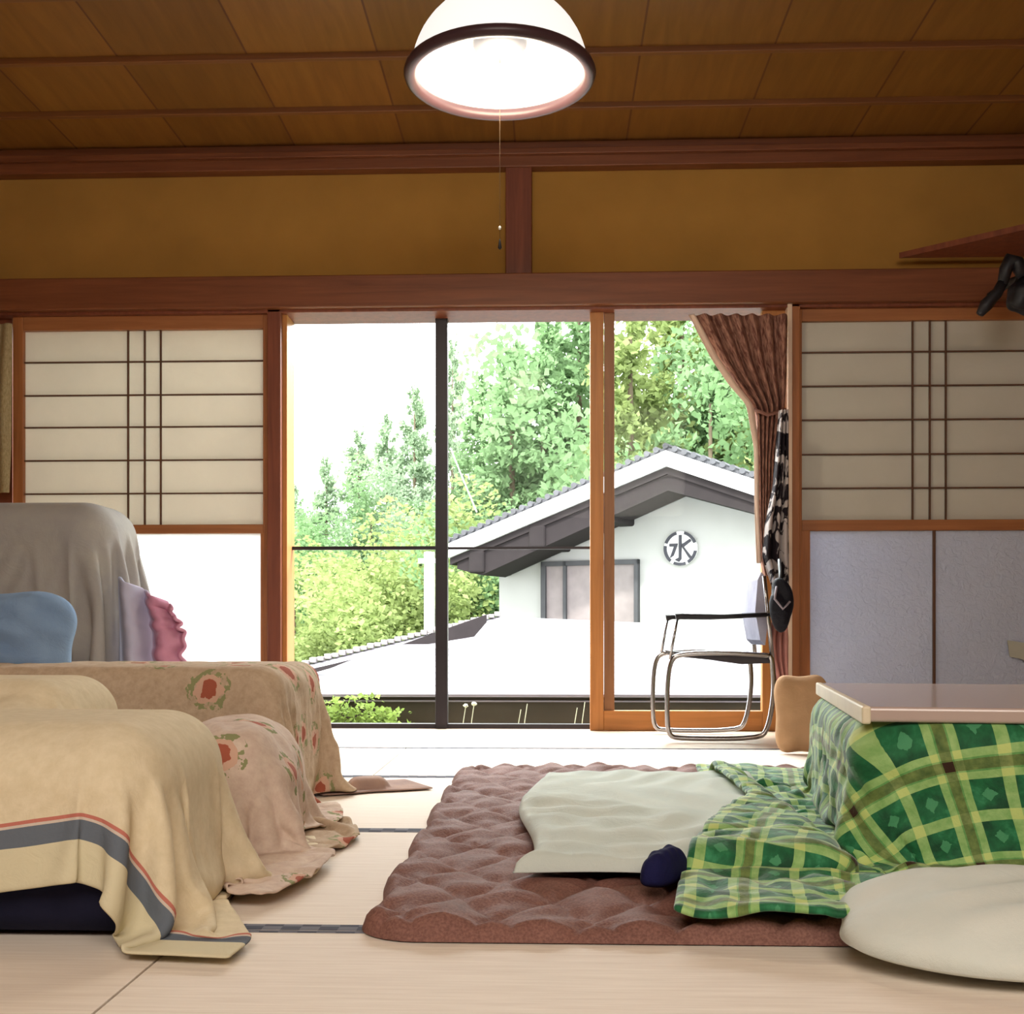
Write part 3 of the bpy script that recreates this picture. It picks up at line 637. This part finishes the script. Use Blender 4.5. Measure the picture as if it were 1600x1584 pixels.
# ---------------------------------------------------------------- chair
Yc = 4.88
chair = thing('tubular_chair', 'chrome tube chair with dark seat and armrest before the wooden door', 'chair', at(1120, 1158, Yc)*1.0)
cl = chair.location.copy(); cl.z = 0; chair.location = cl
def rel(px, py, dy=0): p = at(px, py, Yc); return Vector((p.x-cl.x, dy, max(p.z, .009)))
for dy, dx in ((0, 0), (.40, -9)):
    fr = [rel(1203+dx, 1024, dy), rel(1120+dx, 1019, dy), rel(1060+dx, 1022, dy), rel(1048+dx, 1032, dy), rel(1043+dx, 1060, dy), rel(1042+dx, 1110, dy), rel(1044+dx, 1148, dy), rel(1060+dx, 1154, dy), rel(1185+dx, 1154, dy), rel(1200+dx, 1140, dy), rel(1210+dx, 1080, dy), rel(1207+dx, 1030, dy)]
    MB().tube(fr+fr[:1], .0105, 10, False, 2).build('leg', M_CHROME, chair, True)
    ar = [rel(1056, 964, dy), rel(1066, 962, dy), rel(1130, 963, dy), rel(1206, 960, dy)]
    MB().tube(ar, [.016, .011, .010, .010], 10).build('armrest', M_BLACK, chair, True)
    MB().tube([rel(1058, 968, dy), rel(1052, 1000, dy), rel(1047, 1030, dy)], .006, 8).build('armrest_post', M_CHROME, chair, True)
    MB().tube([rel(1207, 1030, dy), rel(1200, 960, dy), rel(1194, 900, dy)], .009, 8).build('back_post', M_CHROME, chair, True)
sv = [rel(1052, 1018), rel(1110, 1021), rel(1160, 1024), rel(1207, 1022), rel(1207, 1036), rel(1160, 1038), rel(1110, 1031), rel(1060, 1026)]
MB().prism([(v.x, v.z) for v in sv], .02, .38).build('seat', plain('dark_seat_vinyl', (.035, .03, .035), .5), chair)
bv = [rel(1186, 905), rel(1192, 893), rel(1200, 905), rel(1203, 960), rel(1198, 1008), rel(1190, 1000), rel(1182, 955)]
MB().prism([(v.x, v.z) for v in bv], .03, .37).build('backrest', fabric('slate_blue_padding', (.33, .33, .42)), chair)
# black bag on the chair arm, pink cloth below it
pb = at(1219, 944, 4.78)
bag = thing('black_bag', 'lumpy black bag hanging beside the chair back', 'bag', (pb.x, 4.78, pb.z))
def lump(name, rx, ry, rz_, mat, parent, seed, amp=.18, loc=(0, 0, 0)):
    bm = bmesh.new(); bmesh.ops.create_icosphere(bm, subdivisions=4, radius=1); rng = random.Random(seed)
    ks = [(Vector([rng.gauss(0, 2.2) for _ in range(3)]), rng.uniform(0, 6)) for _ in range(7)]
    for v in bm.verts:
        s = 1+amp*sum(math.sin(v.co.dot(k)+p) for k, p in ks)/2.2; v.co = Vector((v.co.x*rx*s+loc[0], v.co.y*ry*s+loc[1], v.co.z*rz_*s+loc[2]))
    me = bpy.data.meshes.new(name); bm.to_mesh(me); bm.free(); return link(name, me, mat, parent, True)
lump('bag_body', .046, .05, .095, fabric('black_nylon', (.008, .008, .014), None, 400, .5, .5), bag, 3, .2)
MB().tube([(-.02, -.03, .07), (-.03, -.045, .02), (.0, -.055, -.02), (.03, -.045, .01)], .005, 8).build('strap', plain('grey_strap', (.25, .22, .26)), bag, True)
MB().tube([(.0, 0, .08), (.02, .1, .13), (.035, .2, .19)], .007, 8).build('handle', M_BLACK, bag, True)
pp = at(1219, 1018, 4.95)
t = hanging('pink_towel', [(972, 1204, 1230), (1000, 1203, 1232), (1030, 1206, 1232), (1062, 1214, 1231)], 4.96, fabric('dusty_rose_cotton', (.52, .25, .22), (.44, .2, .18)), 'dusty pink towel hanging below the black bag', 'towel', 3, .012)
# tan box cushion between chair and table
tp = at(1228, 1100, 4.5)
cushion('tan_backrest_cushion', 'tan cushion propped behind the corner of the low table', 'cushion', tp.x+.055, 4.5, .145, .20, .29, .08, 0, fabric('tan_cotton', (.44, .27, .15), (.36, .22, .12)), 5, 0, 5, .0006, dir=(math.radians(82), 0, 0))
# ---------------------------------------------------------------- left floral curtain, black thing at upper right
hanging('floral_curtain', [(505, -30, 19), (600, -30, 17), (700, -30, 16), (770, -30, 14)], 5.36, floral('dark_floral_cloth', (.22, .17, .08), (.42, .34, .2), 7), 'patterned curtain strip at the far left edge beside the paper door', 'curtain', 2, .01)
bp = at(1590, 445, 4.9)
bl = thing('clip_lamp', 'black bent clip lamp fixed to the lintel at the upper right edge', 'lamp', (bp.x, 4.9, bp.z))
def r2(px, py): p = at(px, py, 4.9); return (p.x-bp.x, 0, p.z-bp.z)
MB().tube([r2(1531, 491), r2(1541, 476), r2(1558, 458), r2(1567, 440)], [.016, .028, .022, .02], 10).build('lamp_head', M_BLACK, bl, True)
MB().tube([r2(1566, 445), r2(1572, 420), r2(1578, 406), r2(1588, 410), r2(1600, 430)], [.02, .026, .03, .03, .028], 10).build('arm', M_BLACK, bl, True)
lump('bracket', .055, .05, .085, M_BLACK, bl, 8, .16, (.045, .06, -.02))
MB().tube([(.05, .08, .05), (.06, .25, .08), (.06, .49, .085)], .018, 10).build('mount', M_BLACK, bl, True)
# ================================================================= outside
S('balcony', MB().box(-3.2, 3.4, 5.62, 6.7, -.25, -.12), plain('balcony_concrete', (.16, .15, .12))).name = 'trim_50'
pl = thing('planter_ledge', 'brown ledge with thin metal rails outside the window', 'planter', (0, 6.55, -.12))
MB().box(-2.6, 3.0, -.06, .16, 0, .215).build('planter_box', plain('brown_grey_planter', (.055, .045, .03), .8), pl)
MB().box(-2.6, 3.0, -.10, -.06, .218, .232).box(-2.6, 3.0, -.09, .2, .19, .198).build('rail', plain('mauve_grey_rail', (.22, .2, .23), .4), pl)
def leaf_mat(name, c):
    M = NM(name, .7, .2); f = M.noise(M.coords((1.3, 1.3, 1.3)), 2, 4); col = M.ramp(f, [(.3, tuple(k*.7 for k in c)), (.7, tuple(k*1.25 for k in c))]); M.col(col)
    t = M.N.new('ShaderNodeBsdfTranslucent'); M.L.new(col, t.inputs[0]); mx = M.N.new('ShaderNodeMixShader'); mx.inputs[0].default_value = .45
    M.L.new(M.b.outputs[0], mx.inputs[1]); M.L.new(t.outputs[0], mx.inputs[2]); M.L.new(mx.outputs[0], M.N['Material Output'].inputs[0]); return M.m
LEAF = [leaf_mat('leaf_bright', (.24, .34, .08)), leaf_mat('leaf_green', (.20, .32, .15)), leaf_mat('leaf_hazed', (.30, .40, .26)), leaf_mat('leaf_yellow', (.30, .37, .14))]  # third leaf tone is lightened to imitate haze over the far trees
BARK = plain('tree_bark', (.12, .09, .06), .9)
def cards(cent, size, rng, droop=0.0, aspect=1.8):
    n = len(cent); d = rng.normal(size=(n, 3)); d[:, 2] = d[:, 2]*.5-droop; d /= np.linalg.norm(d, axis=1)[:, None]
    s = np.cross(d, rng.normal(size=(n, 3))); s /= np.linalg.norm(s, axis=1)[:, None]; nn = np.cross(d, s)
    L = (size*(.6+.8*rng.random(n)))[:, None]; W = L/aspect
    a = cent-d*L*.5; b = cent+s*W*.5+nn*L*.08; c = cent+d*L*.5; e = cent-s*W*.5+nn*L*.08
    v = np.stack([a, b, c, e], 1).reshape(-1, 3); return v, np.arange(4*n).reshape(n, 4)
def card_mesh(name, cent, size, rng, droop=0, aspect=1.8):
    v, f = cards(cent, size, rng, droop, aspect); me = bpy.data.meshes.new(name)
    me.vertices.add(len(v)); me.vertices.foreach_set('co', v.astype(np.float32).ravel()); me.loops.add(f.size); me.loops.foreach_set('vertex_index', f.astype(np.int32).ravel())
    me.polygons.add(len(f)); me.polygons.foreach_set('loop_start', np.arange(0, f.size, 4, dtype=np.int32)); me.update(calc_edges=True); me.validate(); return me
# plants in front of the planter
for i, (px, hgt, wd, mt) in enumerate(((515, .105, .13, 0), (560, .12, .15, 0), (600, .085, .13, 0), (636, .04, .06, 0))):
    rng = np.random.default_rng(50+i); n = 260; c = rng.normal(size=(n, 3))*[wd*.4, .05, hgt*.3]; c[:, 2] = np.clip(c[:, 2]+hgt*.55, .01, hgt)
    p = thing('leafy_plant', ['bright green leafy plant outside, nearest the floral cover', 'tallest bright green plant outside the left pane', 'low bright green plant outside, second from the dark mullion', 'tiny green sprout beside the dark mullion'][i], 'plant', (X_(px, 6.3), 6.3, -.12), 0, 'plants outside the window')
    c[:, 2] *= 1.9
    link('foliage', card_mesh('plant_leaves', c, .035, rng, 0, 1.6), LEAF[0], p)
    MB().tube([(0, 0, 0), (.004, 0, hgt*.8)], .003, 6).build('stem', LEAF[0], p)
W_FL = plain('pale_petals', (.6, .62, .45), .6)
for i, (px, hh) in enumerate(((722, .18), (735, .19), (808, .16), (818, .19), (896, .17), (908, .2))):
    p = thing('flower_stalk', ['small pale flower just right of the dark mullion', 'second pale flower from the dark mullion', 'thin pale stalk below the rail, midway along', 'leaning pale stalk midway along the ledge', 'thin pale stalk left of the wooden door', 'pale stalk nearest the wooden door'][i], 'flower', (X_(px, 6.3), 6.3, -.12), 0, 'flowers outside the window')
    MB().tube([(0, 0, 0), (.006, 0, hh*.5), (.02, 0, hh)], .0025, 6).build('stem', W_FL, p)
    if i < 2: lump('petals', .013, .012, .011, W_FL, p, i, .2, (.02, 0, hh))
# ---- storehouse with a gable
PH = math.radians(-24); AX, AY = 1.587, 16.0
house = thing('gabled_house', 'white plastered house with gabled tile roof and round crest outside', 'house', (AX, AY, 0), PH)
ch, sh = math.cos(PH), math.sin(PH)
def hp(px, py, v=0.0):        # pixel to local (u, z) on the house plane at depth v
    d = ray(px, py); ox, oy = AX-sh*v, AY+ch*v     # point on plane; normal (-sh, ch)
    t = (ox*(-sh)+oy*ch)/(d[0]*(-sh)+d[1]*ch); x, y = d[0]*t-ox, d[1]*t-oy
    return (x*ch+y*sh, H+d[2]*t)
WHITE = plain('white_plaster', (.34, .34, .33), .9, .2, 0, .06, 2, .1)
FASC = plain('white_fascia', (.60, .60, .60), .8, .2, 0, .05, 3)
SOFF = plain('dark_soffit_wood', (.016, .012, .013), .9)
TILE = plain('grey_roof_tile', (.07, .07, .08), .6, .3, 0, .25, 4)
GRAY = plain('grey_shutter_frame', (.05, .05, .055), .7)
ap = hp(1040, 700); le = hp(700, 846); re = hp(1255, 770)
e1, e2 = hp(780, 870, 1.0), hp(1250, 800, 1.0); ap1 = hp(1040, 742, 1.0); wb = hp(780, 990, 1.0)[1]-1.5
zl = ap[1]+(e1[0]-ap[0])*(le[1]-ap[1])/(le[0]-ap[0])-.3; zr = ap[1]+(e2[0]-ap[0])*(re[1]-ap[1])/(re[0]-ap[0])-.3
MB().prism([(e1[0], wb), (e2[0], wb), (e2[0], zr), (ap[0], ap[1]-.33), (e1[0], zl)], 1.0, 6.0).build('wall', WHITE, house)
fh = .26
def slab(a, b, y0, y1, t0, t1): return [(a[0], a[1]-t0), (b[0], b[1]-t0), (b[0], b[1]-t1), (a[0], a[1]-t1)]
MB().prism(slab(le, ap, 0, 0, .03, .24), 0, .08).prism(slab(ap, re, 0, 0, .03, .24), 0, .08).build('fascia', FASC, house)
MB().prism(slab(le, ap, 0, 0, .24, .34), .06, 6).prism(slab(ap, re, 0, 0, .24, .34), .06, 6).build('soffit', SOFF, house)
MB().prism(slab(le, ap, 0, 0, -.02, .22), .03, 6).prism(slab(ap, re, 0, 0, -.02, .22), .03, 6).build('roof', TILE, house)
m = MB()
for a, b in ((le, ap), (ap, re)):
    n = int(abs(b[0]-a[0])/.13)
    for i in range(n+1):
        t_ = i/n; x, z = a[0]+(b[0]-a[0])*t_, a[1]+(b[1]-a[1])*t_
        m.tube([(x, -.02, z+.03), (x, .6, z+.03)], .042, 8)
m.build('edge_tiles', TILE, house)
for t_ in (.13, .42, .72):
    x, z = le[0]+(ap[0]-le[0])*t_, le[1]+(ap[1]-le[1])*t_
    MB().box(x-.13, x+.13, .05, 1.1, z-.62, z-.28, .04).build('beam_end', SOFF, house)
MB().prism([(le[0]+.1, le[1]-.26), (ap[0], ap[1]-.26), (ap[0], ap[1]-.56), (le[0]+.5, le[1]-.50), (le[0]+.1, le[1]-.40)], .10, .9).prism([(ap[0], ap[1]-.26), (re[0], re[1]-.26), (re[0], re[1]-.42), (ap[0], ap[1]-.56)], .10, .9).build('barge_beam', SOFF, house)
a, b = hp(849, 878, 1.0), hp(1000, 990, 1.0)
wf = MB()
for (x0, x1, z0, z1) in ((a[0], b[0], a[1]-.07, a[1]), (a[0], b[0], b[1], b[1]+.04), (a[0], a[0]+.075, b[1], a[1]), (b[0]-.06, b[0], b[1], a[1]), (a[0]+.36, a[0]+.41, b[1], a[1])): wf.box(x0, x1, .9, 1.02, z0, z1)
wo = wf.build('shuttered_window', GRAY, house)
MB().box(a[0]+.07, b[0]-.06, .95, .99, b[1]+.03, a[1]-.06).build('pane', plain('pale_curtained_pane', (.20, .17, .17)), wo)
# round crest: pale disc with a dark ring and the water character
c = hp(1065, 857, 1.0); cr = MB().lathe([(.001, 0), (.235, 0), (.245, .02), (.245, .05), (.001, .05)], n=36).build('crest', plain('crest_white', (.6, .6, .6), .8), house)
cr.rotation_euler = (math.radians(-90), 0, 0); cr.location = (c[0], .97, c[1])
cr.rotation_euler = (math.radians(90), 0, 0); cr.location = (c[0], 1.0, c[1])
DK = plain('crest_dark', (.04, .04, .05), .8)
def seg(poly, name='crest_mark'):
    o = MB().prism(poly, .93, .952).build(name, DK, house); o.location = (c[0], 0, c[1]); return o
m = MB()
for a0, a1 in ((20, 75), (105, 160), (170, 230), (245, 290), (300, 350)):
    pts = [(math.cos(math.radians(t_))*.245, math.sin(math.radians(t_))*.245) for t_ in np.linspace(a0, a1, 8)]+[(math.cos(math.radians(t_))*.205, math.sin(math.radians(t_))*.205) for t_ in np.linspace(a1, a0, 8)]
    m.prism(pts, .925, .952)
for poly in ([(-.02, .19), (.02, .19), (.015, -.15), (-.02, -.19), (-.08, -.16), (-.02, -.13)],
             [(-.16, .07), (-.04, .07), (-.05, .03), (-.10, -.10), (-.15, -.13), (-.09, .03), (-.16, .03)],
             [(.14, .13), (.16, .10), (.05, .02), (.17, -.13), (.13, -.14), (.02, .03), (.03, .06)]):
    m.prism(poly, .925, .952)
o = m.build('crest_mark', DK, house); o.location = (c[0], 0, c[1])
# ---- lower tiled roof in front of the house
B_ = [at(400, 1062, 13.3), at(480, 1038, 13.6), at(778, 963, 15.6), at(1290, 985, 15.6), at(1330, 1090, 12.4), at(380, 1090, 12.4)]
mv = [tuple(p) for p in B_]+[(p.x, p.y, p.z-.12) for p in B_]
ro = thing('lower_roof', 'wide pale tiled roof below the white gable', 'roof', (0, 0, 0))
Mr = NM('pale_roof_tiles', .6, .3); wv = Mr.n('ShaderNodeTexWave'); wv.bands_direction = 'Y'; wv.inputs['Scale'].default_value = 1.4; Mr.L.new(Mr.coords(), wv.inputs[0])
Mr.col(Mr.ramp(wv.outputs[0], [(.0, (.17, .15, .18)), (.22, (.30, .29, .31))])); Mr.bump(wv.outputs[0], .3, .03)
link('tiles', mesh('tiles', mv, [(0, 5, 1), (1, 5, 2), (2, 5, 4), (2, 4, 3), (5, 11, 10, 4)]+[(i, (i+1) % 6, 6+(i+1) % 6, 6+i) for i in (0, 1, 2, 3)]+[(11, 10, 9, 8, 7, 6)]), Mr.m, ro)
m = MB(); p0, p1 = B_[1], B_[2]
for i in range(30):
    p = p0.lerp(p1, i/29); m.box(p.x-.045, p.x+.03, p.y-.1, p.y+.05, p.z, p.z+.05+.012*(i % 2), .01)
m.build('ridge_tiles', plain('ridge_tile_grey', (.22, .2, .2)), ro)
m = MB(); p = p0.lerp(p1, .50); q_ = p0.lerp(p1, .97)  # dark prisms stand in for the shadows under the ridge
m.prism([(p.x, p.z-.06), (q_.x, q_.z+.02), (q_.x, q_.z-.07), (p.x+.85, p.z+.03), (p.x+.3, p.z-.06)], 13.9, 14.0)
p = p0.lerp(p1, .0); m.prism([(p.x, p.z-.07), (p.x+.6, p.z+.07), (p.x+.35, p.z-.03), (p.x+.1, p.z-.10)], 13.1, 13.2)
m.build('ridge_shadow', SOFF, ro)
MB().box(-4.5, 3.6, 12.32, 12.40, -.40, B_[5].z).build('eave_board', plain('eave_board_grey', (.12, .11, .12)), ro)
MB().box(-3.9, 3.2, 12.9, 15.4, -4, -.42).build('wall', WHITE, ro)
po = thing('utility_pole', 'pale concrete utility pole behind the dark mullion', 'pole', (X_(671, 19), 19, -4))
MB().tube([(0, 0, 0), (0, 0, Z_(862, 19)+4)], [.1, .085], 12).build('shaft', plain('pale_concrete', (.42, .42, .40)), po, True)
MB().box(-.18, .12, -.04, .04, Z_(880, 19)+4, Z_(872, 19)+4).build('crossarm', plain('pale_arm', (.4, .4, .38)), po)
m = MB().tube([at(704, 700, 20), at(722, 745, 19.5), at(745, 800, 19)], .012, 6).build('overhead_wire', plain('pale_wire', (.5, .5, .48)))
tag(m, 'thin pale overhead wire slanting right of the dark mullion', 'wire')
# ---- hillside and trees
def hz(x, y):
    s = 1/(1+math.exp(-(x+6)/4)); return -4+max(0, y-20)*(.12+.22*s)
vs, fs = [], []; nx, ny = 60, 40
for j in range(ny):
    for i in range(nx):
        x = -50+100*i/(nx-1); y = 6.8+70*j/(ny-1); vs.append((x, y, hz(x, y)+(.3*math.sin(x*.7)+.3*math.cos(y*.5) if y > 18 else 0)))
for j in range(ny-1):
    for i in range(nx-1): fs.append((j*nx+i, j*nx+i+1, (j+1)*nx+i+1, (j+1)*nx+i))
hl = link('hillside', mesh('hillside', vs, fs), plain('hillside_green', (.12, .17, .05), .9, .1, 0, .4, .6), None, True); hl['kind'] = 'structure'
def conifer(seed, n=13000):
    rng = np.random.default_rng(seed); pts = []
    nb = 110
    for b in range(nb):
        t_ = (b/nb)**.9; z = .12+.86*t_; R_ = .24*(1-t_)**.75+.015; a = rng.uniform(0, 6.283)
        k_ = int(n/nb*(R_/.13)+8); r = np.sqrt(rng.random(k_))*R_*rng.uniform(.75, 1.15)
        pts.append(np.stack([np.cos(a+rng.normal(size=k_)*.22)*r, np.sin(a+rng.normal(size=k_)*.22)*r, z-r*.45+.05*(r/R_)**2+rng.normal(size=k_)*.010], 1))
    return card_mesh('conifer_foliage', np.concatenate(pts), .021, rng, .35, 1.9)
def broad(seed, n=13000):
    rng = np.random.default_rng(seed); pts = []
    for b in range(34):
        c_ = rng.normal(size=3)*[.22, .22, .17]+[0, 0, .60]; k_ = n//34; d = rng.normal(size=(k_, 3)); d /= np.linalg.norm(d, axis=1)[:, None]
        pts.append(c_+d*rng.uniform(.08, .16)*(rng.random(k_)**.35)[:, None])
    P_ = np.concatenate(pts); P_[:, 2] = np.maximum(P_[:, 2], .05); return card_mesh('broadleaf_foliage', P_, .021, rng, .1, 1.5)
CM = [conifer(1), conifer(2), conifer(3)]; BMh = [broad(4), broad(5)]
tr = MB().tube([(0, 0, -.05), (0, 0, .9)], [.022, .004], 8).build('tmp', BARK); trunk_me = tr.data; COL.objects.unlink(tr)
def tree(px, topy, D, kind, wscale, mt, label):
    x = X_(px, D); zt_ = Z_(topy, D, px); zb_ = hz(x, D); h_ = zt_-zb_
    o = thing('conifer_tree' if kind < 3 else 'broadleaf_tree', label, 'tree', (x, D, zb_), random.uniform(0, 6), 'trees on the slope behind the house'); o.scale = (h_*wscale, h_*wscale, h_)
    me = (CM[kind] if kind < 3 else BMh[kind-3]).copy(); link('foliage', me, LEAF[mt], o); t2 = bpy.data.objects.new('trunk', trunk_me); COL.objects.link(t2); t2.parent = o
TR = [(985, 440, 25, 0, .9, 3, 'yellow-green conifer filling the left of the wooden door pane'), (1065, 400, 27, 1, .9, 3, 'tall light conifer above the gable peak'),
 (1140, 430, 26, 2, .8, 1, 'conifer beside the brown curtain edge'), (1210, 460, 25, 0, .8, 3, 'conifer mostly behind the brown curtain'),
 (1110, 560, 23, 3, .8, 1, 'rounded green tree low behind the right roof slope'), (905, 430, 29, 1, .85, 1, 'tall green conifer just left of the wooden door frame'),
 (850, 485, 28, 2, .85, 1, 'full green conifer above the left roof slope'), (800, 540, 27, 0, .9, 1, 'dark green conifer in the middle of the right-hand pane'),
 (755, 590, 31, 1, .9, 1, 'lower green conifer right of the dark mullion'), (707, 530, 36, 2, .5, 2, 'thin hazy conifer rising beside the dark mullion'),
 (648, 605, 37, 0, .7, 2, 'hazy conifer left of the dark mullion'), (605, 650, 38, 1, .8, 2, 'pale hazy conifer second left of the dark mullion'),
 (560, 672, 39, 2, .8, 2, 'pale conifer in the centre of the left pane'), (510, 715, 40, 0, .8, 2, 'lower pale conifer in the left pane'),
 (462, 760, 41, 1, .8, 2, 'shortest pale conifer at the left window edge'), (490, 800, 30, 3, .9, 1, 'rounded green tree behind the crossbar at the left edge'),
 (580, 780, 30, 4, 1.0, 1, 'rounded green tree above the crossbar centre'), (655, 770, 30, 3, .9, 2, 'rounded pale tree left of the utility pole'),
 (460, 900, 24, 4, 1.1, 3, 'yellow-green bush low at the left window edge'), (530, 880, 23, 3, 1.1, 3, 'yellow-green bush above the lower roof tip'),
 (605, 865, 24, 4, 1.1, 3, 'bright bush below the crossbar, left of the pole'), (665, 850, 23, 3, 1.0, 3, 'bright bush behind the utility pole'),
 (735, 850, 22, 4, 1.0, 3, 'bright green bush right of the mullion under the eaves'), (790, 800, 23, 3, .9, 1, 'green tree behind the left end of the gable')]
for a in TR: tree(*a)
